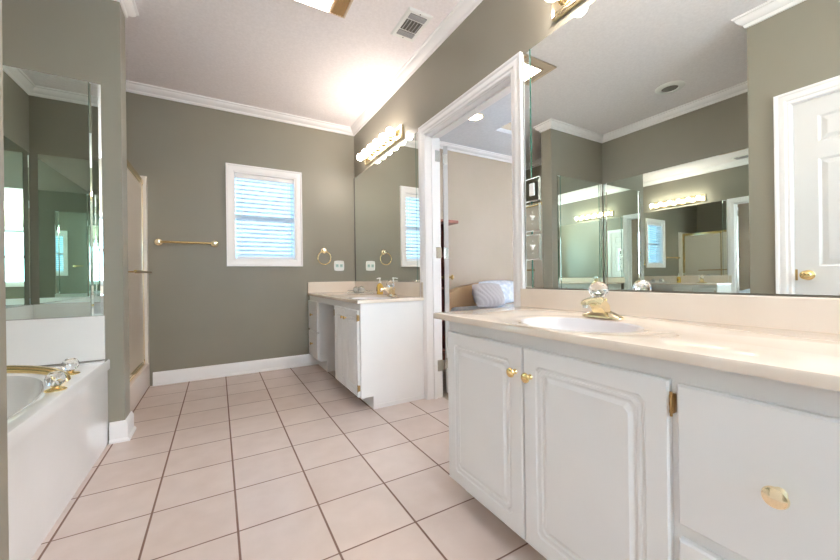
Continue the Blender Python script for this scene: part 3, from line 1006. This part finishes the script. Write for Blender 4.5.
# tray with jars
tx, ty = 1.255, 3.42
t = thing('vanity_tray', (tx, ty, CZ), 'low mirrored tray with a silver rail on the far counter', 'tray')
MB().box(tx - .07, ty - .17, CZ + .008, tx + .07, ty + .17, CZ + .014, .003).build('tray_base', M['mirror'], t)
b = MB()
for z in (CZ + .030,):
    P = [(tx - .07, ty - .17, z), (tx + .07, ty - .17, z), (tx + .07, ty + .17, z), (tx - .07, ty + .17, z), (tx - .07, ty - .17, z)]
    for p, q in zip(P, P[1:]):
        b.tube([p, q], .003, 8)
for px in (-.07, .07):
    for k in range(8):
        b.tube([(tx + px, ty - .17 + k * .0486, CZ + .012), (tx + px, ty - .17 + k * .0486, CZ + .030)], .0022, 6)
for px in (-.07, .07):
    for py in (-.17, .17):
        b.lathe((tx + px, ty + py, CZ), [(.006, 0), (.008, .004), (.006, .010)], (0, 0, 1), 10)
b.build('rail', M['chrome'], t, smooth=50)
M['jar'] = mat('frosted_jar_glass', (.75, .74, .70), .15, trans=.5)
for k, (jx, jy, r, h, lab) in enumerate(((tx - .01, ty + .08, .032, .040, 'small lidded glass jar on the mirrored tray, nearer the corner'), (tx - .005, ty - .055, .036, .045, 'small lidded glass jar on the mirrored tray, nearer the soap bottle'))):
    j = thing('jar', (jx, jy, CZ + .0145), lab, 'jar', 'glass jars on the tray')
    MB().lathe((jx, jy, CZ + .0145), [(r * .8, 0), (r, .005), (r, h * .8), (r * .85, h)], (0, 0, 1), 20).build('jar_body', M['jar'], j, smooth=40)
    MB().lathe((jx, jy, CZ + .0145 + h), [(r * .88, 0), (r * .90, .006), (r * .6, .013), (.004, .016), (.006, .022), (0, .025)], (0, 0, 1), 20).build('lid', M['chrome'], j, smooth=40)

# ------------------------------------------------------------------ far wall fittings
def post(b, x, z, L=.058):
    b.lathe((x, YF, z), [(.034, 0), (.034, .004), (.029, .010), (.016, .015), (.013, .034), (.018, .040), (.020, .052), (.018, .062), (0, .066)], (0, -1, 0), 24)
    return b


t = thing('towel_bar', (-.25, YF, 1.322), 'brass towel bar on the far wall left of the window', 'towel bar')
for x in (-.475, -.028):
    post(MB(), x, 1.322).build('bracket', M['brass_pale'], t, smooth=40)
MB().tube([(-.475, YF - .052, 1.322), (-.028, YF - .052, 1.322)], .0105, 14).build('bar', M['brass'], t, smooth=40)

t = thing('towel_ring', (1.053, YF, 1.275), 'brass towel ring on the far wall right of the window', 'towel ring')
post(MB(), 1.053, 1.282).build('bracket', M['brass_pale'], t, smooth=40)
MB().ring((1.045, YF - .052, 1.197), .074, .0048, 'y').build('ring', M['brass'], t, smooth=60)

t = thing('outlet_plate', (1.228, YF, 1.11), 'scalloped white double outlet plate beside the towel ring', 'outlet')
b = MB()
lp = []
for k in range(48):
    a = 2 * PI * k / 48
    r = .062 * (1 - .03 * math.cos(4 * a)) / max(abs(math.cos(a)), abs(math.sin(a))) ** .55
    lp.append((1.228 + r * math.cos(a), 1.11 + r * math.sin(a)))
b.rings([[(1.228 + (x - 1.228) * f, YF - dd_, 1.11 + (z - 1.11) * f) for x, z in lp] for f, dd_ in ((1, 0), (1, .003), (.9, .008), (.84, .005), (.80, .005))], True, True)
b.build('plate', M['plastic'], t, smooth=40)
for x in (1.203, 1.253):
    b = MB().box(x - .016, YF - .0078, 1.092, x + .016, YF - .0045, 1.128, .003)
    o = b.build('outlet_socket', mat('pale_green_insert', (.45, .62, .58), .3), t)
    MB().box(x - .007, YF - .0086, 1.104, x - .0045, YF - .0076, 1.118).box(x + .0045, YF - .0086, 1.104, x + .007, YF - .0076, 1.118).build('slot', M['slot'], o)

# ------------------------------------------------------------------ bathtub
TZ_ = .505
XT = -.566
tb = MB()
tcx, tcy = -1.0, 1.86
tsp = [(.40, .80, TZ_), (.372, .735, TZ_), (.362, .722, TZ_ - .008)]
for k in range(9):
    q = (k + 1) / 9
    s = (1 - q ** 3.2 * .38)
    tsp.append((.358 * s, .716 * (1 - q ** 2.6 * .34), TZ_ - .012 - .36 * q))
basin_top(tb, XA + .002, YN + .002, XT, YP - .002, TZ_, .060, tcx, tcy, tsp, N=120, lip=.012)
tub = tb.build('bathtub', M['tub'], smooth=40)
tag(tub, 'white oval garden bathtub with a glossy deck in the left alcove', 'bathtub')
MB().box(XT - .03, YN + .002, 0, XT - .012, YP - .002, TZ_ - .058).build('apron', M['tub'], tub)
zs = TZ_ + .0005
struct(MB().box(XA + .001, YP - .020, zs, XT - .02, YP - .001, tz0 - .002, .002).build('wall_tub_splash', M['tub']))
struct(MB().box(XA + .001, YN + .020, zs, XA + .020, YP - .020, tz0 - .002, .002).build('wall_tub_splash', M['tub']))
struct(MB().box(XA + .001, YN + .001, zs, XT - .02, YN + .020, tz0 - .002, .002).build('wall_tub_splash', M['tub']))
# tub filler
t = thing('bathtub_faucet', (-.62, 2.25, TZ_), 'brass arching tub spout with two crystal knobs on the deck', 'faucet')
P = []
for k in range(15):
    q = k / 14
    ang = q * PI * .5
    P.append((-.622 - .29 * (1 - math.cos(ang)) ** .85, 2.25, TZ_ + .086 * math.sin(ang) ** .75))
P += [(-.97, 2.25, TZ_ + .076), (-.99, 2.25, TZ_ + .060)]
b = MB()
n = len(P)
loops = []
for i, p in enumerate(P):
    pv = Vector(p)
    tv = (Vector(P[min(i + 1, n - 1)]) - Vector(P[max(i - 1, 0)])).normalized()
    nv_ = tv.cross(Vector((0, 1, 0))).normalized()
    hw = .030 - .006 * abs(i / n - .5)
    th_ = .015
    lp = []
    for k in range(16):
        a = 2 * PI * k / 16
        lp.append(pv + Vector((0, 1, 0)) * hw * math.copysign(abs(math.cos(a)) ** .5, math.cos(a)) + nv_ * th_ * math.copysign(abs(math.sin(a)) ** .8, math.sin(a)))
    loops.append(lp)
b.rings(loops, True, True)
b.build('spout', M['brass'], t, smooth=50)
for y, x in ((2.082, -.608), (2.40, -.646)):
    MB().lathe((x, y, TZ_), [(.036, 0), (.036, .003), (.030, .008), (.014, .010), (.012, .014), (.018, .018)], (0, 0, 1), 28).build('escutcheon', M['brass'], t, smooth=40)
    crystal_knob(MB(), (x, y, TZ_ + .018 + .031), .034).build('crystal_knob', M['crystal'], t)

# ------------------------------------------------------------------ shower
SX = -.588
cb = MB().box(SX - .055, YPB + .002, 0, SX + .035, YF - .016, .215, .010)
tag(cb.build('shower_curb', M['curb']), 'cream marble curb under the gold-framed shower screen', 'shower curb')
struct(MB().box(XA + .001, YF - .016, 0, SX + .034, YF - .001, 1.92, .003).build('wall_shower_lining', M['surround']))
struct(MB().box(XA + .001, YPB + .016, 0, XA + .016, YF - .016, 1.92).build('wall_shower_lining', M['surround']))
struct(MB().box(XA + .001, YPB + .001, 0, SX - .06, YPB + .016, 1.92).build('wall_shower_lining', M['surround']))
struct(MB().box(SX + .004, 3.962, .2155, SX + .034, YF - .016, 1.90, .006).build('trim_9', M['surround']))
t = thing('shower_screen', (SX, 3.4, .215), 'gold-framed obscured glass shower screen behind the partition', 'shower screen')
b = MB()
ya, yb, za, zb = YPB + .003, 3.953, .216, 1.865
b.box(SX - .016, ya, za, SX + .016, yb, za + .034, .004).box(SX - .018, ya, zb - .038, SX + .018, yb, zb, .004)
b.box(SX - .014, ya, za, SX + .014, ya + .024, zb, .004).box(SX - .014, yb - .024, za, SX + .014, yb, zb, .004)
b.build('frame', M['brass'], t)
ym = 3.24
b = MB()
b.box(SX + .002, ym, za + .034, SX + .014, ym + .022, zb - .038).box(SX + .002, yb - .046, za + .034, SX + .014, yb - .025, zb - .038)
b.box(SX + .002, ym, za + .034, SX + .014, yb - .025, za + .054).box(SX + .002, ym, zb - .058, SX + .014, yb - .025, zb - .038)
dr = b.build('door', M['brass_pale'], t)
MB().box(SX + .005, ym + .018, za + .05, SX + .010, yb - .042, zb - .055).build('door_glass', M['frost'], dr)
MB().box(SX - .012, ya + .02, za + .03, SX - .007, ym + .03, zb - .035).build('fixed_glass', M['frost'], t)
b = MB().tube([(SX + .106, 3.00, 1.033), (SX + .106, 3.62, 1.033)], .009, 12)
for y in (3.27, 3.58):
    b.tube([(SX + .010, y, 1.033), (SX + .106, y, 1.033)], .006, 10)
b.build('towel_rail', M['brass_old'], dr, smooth=50)

# ------------------------------------------------------------------ bedroom furniture
t = thing('bookcase', (2.1, 3.64, 0), 'dark cherry bookcase with an overhanging top beyond the bedroom door', 'bookcase')
b = MB().box(1.90, 3.40, 0, 1.93, 3.83, 1.585).box(2.30, 3.40, 0, 2.33, 3.83, 1.585).box(1.93, 3.81, 0, 2.30, 3.83, 1.585)
b.box(1.93, 3.40, 0, 2.30, 3.43, .08)
b.build('case', M['wood'], t)
MB().box(1.80, 3.33, 1.585, 2.445, 3.86, 1.622, .006).build('cornice', M['wood'], t)
for z in (.10, .45, .82, 1.20):
    MB().box(1.93, 3.405, z, 2.30, 3.81, z + .022).build('shelf', M['wood'], t)

t = thing('bed', (3.4, 2.85, 0), 'bed with a low arched tan headboard and pale bedding, seen through the doorway', 'bed')
MB().box(2.56, 1.85, .255, 4.25, 3.74, .575, .07, 4).build('mattress', M['white_cloth'], t, smooth=50)
MB().box(2.58, 1.88, .0, 4.23, 3.74, .253).build('base', M['tan'], t)
hb = [(2.50, 0), (4.31, 0), (4.31, .66)] + [(3.405 + .905 * math.cos(a), .66 + .22 * math.sin(a)) for a in [k * PI / 20 for k in range(1, 20)]] + [(2.50, .66)]
MB().prism(hb, lambda u, v, d: (u, d, v), 3.745, 3.86).build('headboard', M['tan'], t, smooth=30)
b = MB()
N1, N2 = 26, 26
g = []
for i in range(N1):
    row = []
    for k in range(N2):
        u, v = i / (N1 - 1), k / (N2 - 1)
        e = min(u, 1 - u, v, 1 - v)
        h = .57 + (.09 * math.sin(min(1, e * 5) * PI / 2)) * (.75 + .25 * math.sin(9 * u + 3 * v) * math.cos(7 * v))
        row.append(b.bm.verts.new((2.66 + u * 1.5, 1.95 + v * 1.0, h)))
    g.append(row)
for i in range(N1 - 1):
    for k in range(N2 - 1):
        b.bm.faces.new((g[i][k], g[i + 1][k], g[i + 1][k + 1], g[i][k + 1]))
b.build('duvet', M['white_cloth'], t, smooth=80)


def pillow(name, c, w, h, th, rot, m, ruffle, label):
    b = MB()
    N = 28
    R = Matrix.Rotation(rot[2], 3, 'Z') @ Matrix.Rotation(rot[1], 3, 'Y') @ Matrix.Rotation(rot[0], 3, 'X')
    sides = []
    for s in (1, -1):
        g = []
        for i in range(N):
            row = []
            for k in range(N):
                u, v = i / (N - 1) * 2 - 1, k / (N - 1) * 2 - 1
                e = max(0, (1 - abs(u) ** 3)) ** .6 * max(0, (1 - abs(v) ** 3)) ** .6
                d = th / 2 * e + (ruffle * math.sin((u + .3 * math.sin(2 * v)) * 22) * e ** .5)
                pu, pv = u * (1 - .10 * v * v), v * (1 - .12 * u * u)
                row.append(b.bm.verts.new(Vector(c) + R @ Vector((pu * w / 2, s * d, pv * h / 2))))
            g.append(row)
        for i in range(N - 1):
            for k in range(N - 1):
                b.bm.faces.new((g[i][k], g[i + 1][k], g[i + 1][k + 1], g[i][k + 1]))
        sides.append(g)
    bmesh.ops.remove_doubles(b.bm, verts=b.bm.verts, dist=.0008)
    return tag(b.build(name, m, smooth=80), label, 'pillow')


pillow('throw_pillow', (2.86, 3.30, .735), .52, .31, .15, (-.35, 0, .12), M['ruffle'], .010, 'grey ruffled pillow on the bed, in front of the tan headboard')
pillow('bed_pillow', (3.26, 3.56, .750), .68, .33, .15, (-.25, 0, 0), M['white_cloth'], .002, 'white patterned pillow behind the grey ruffled pillow')
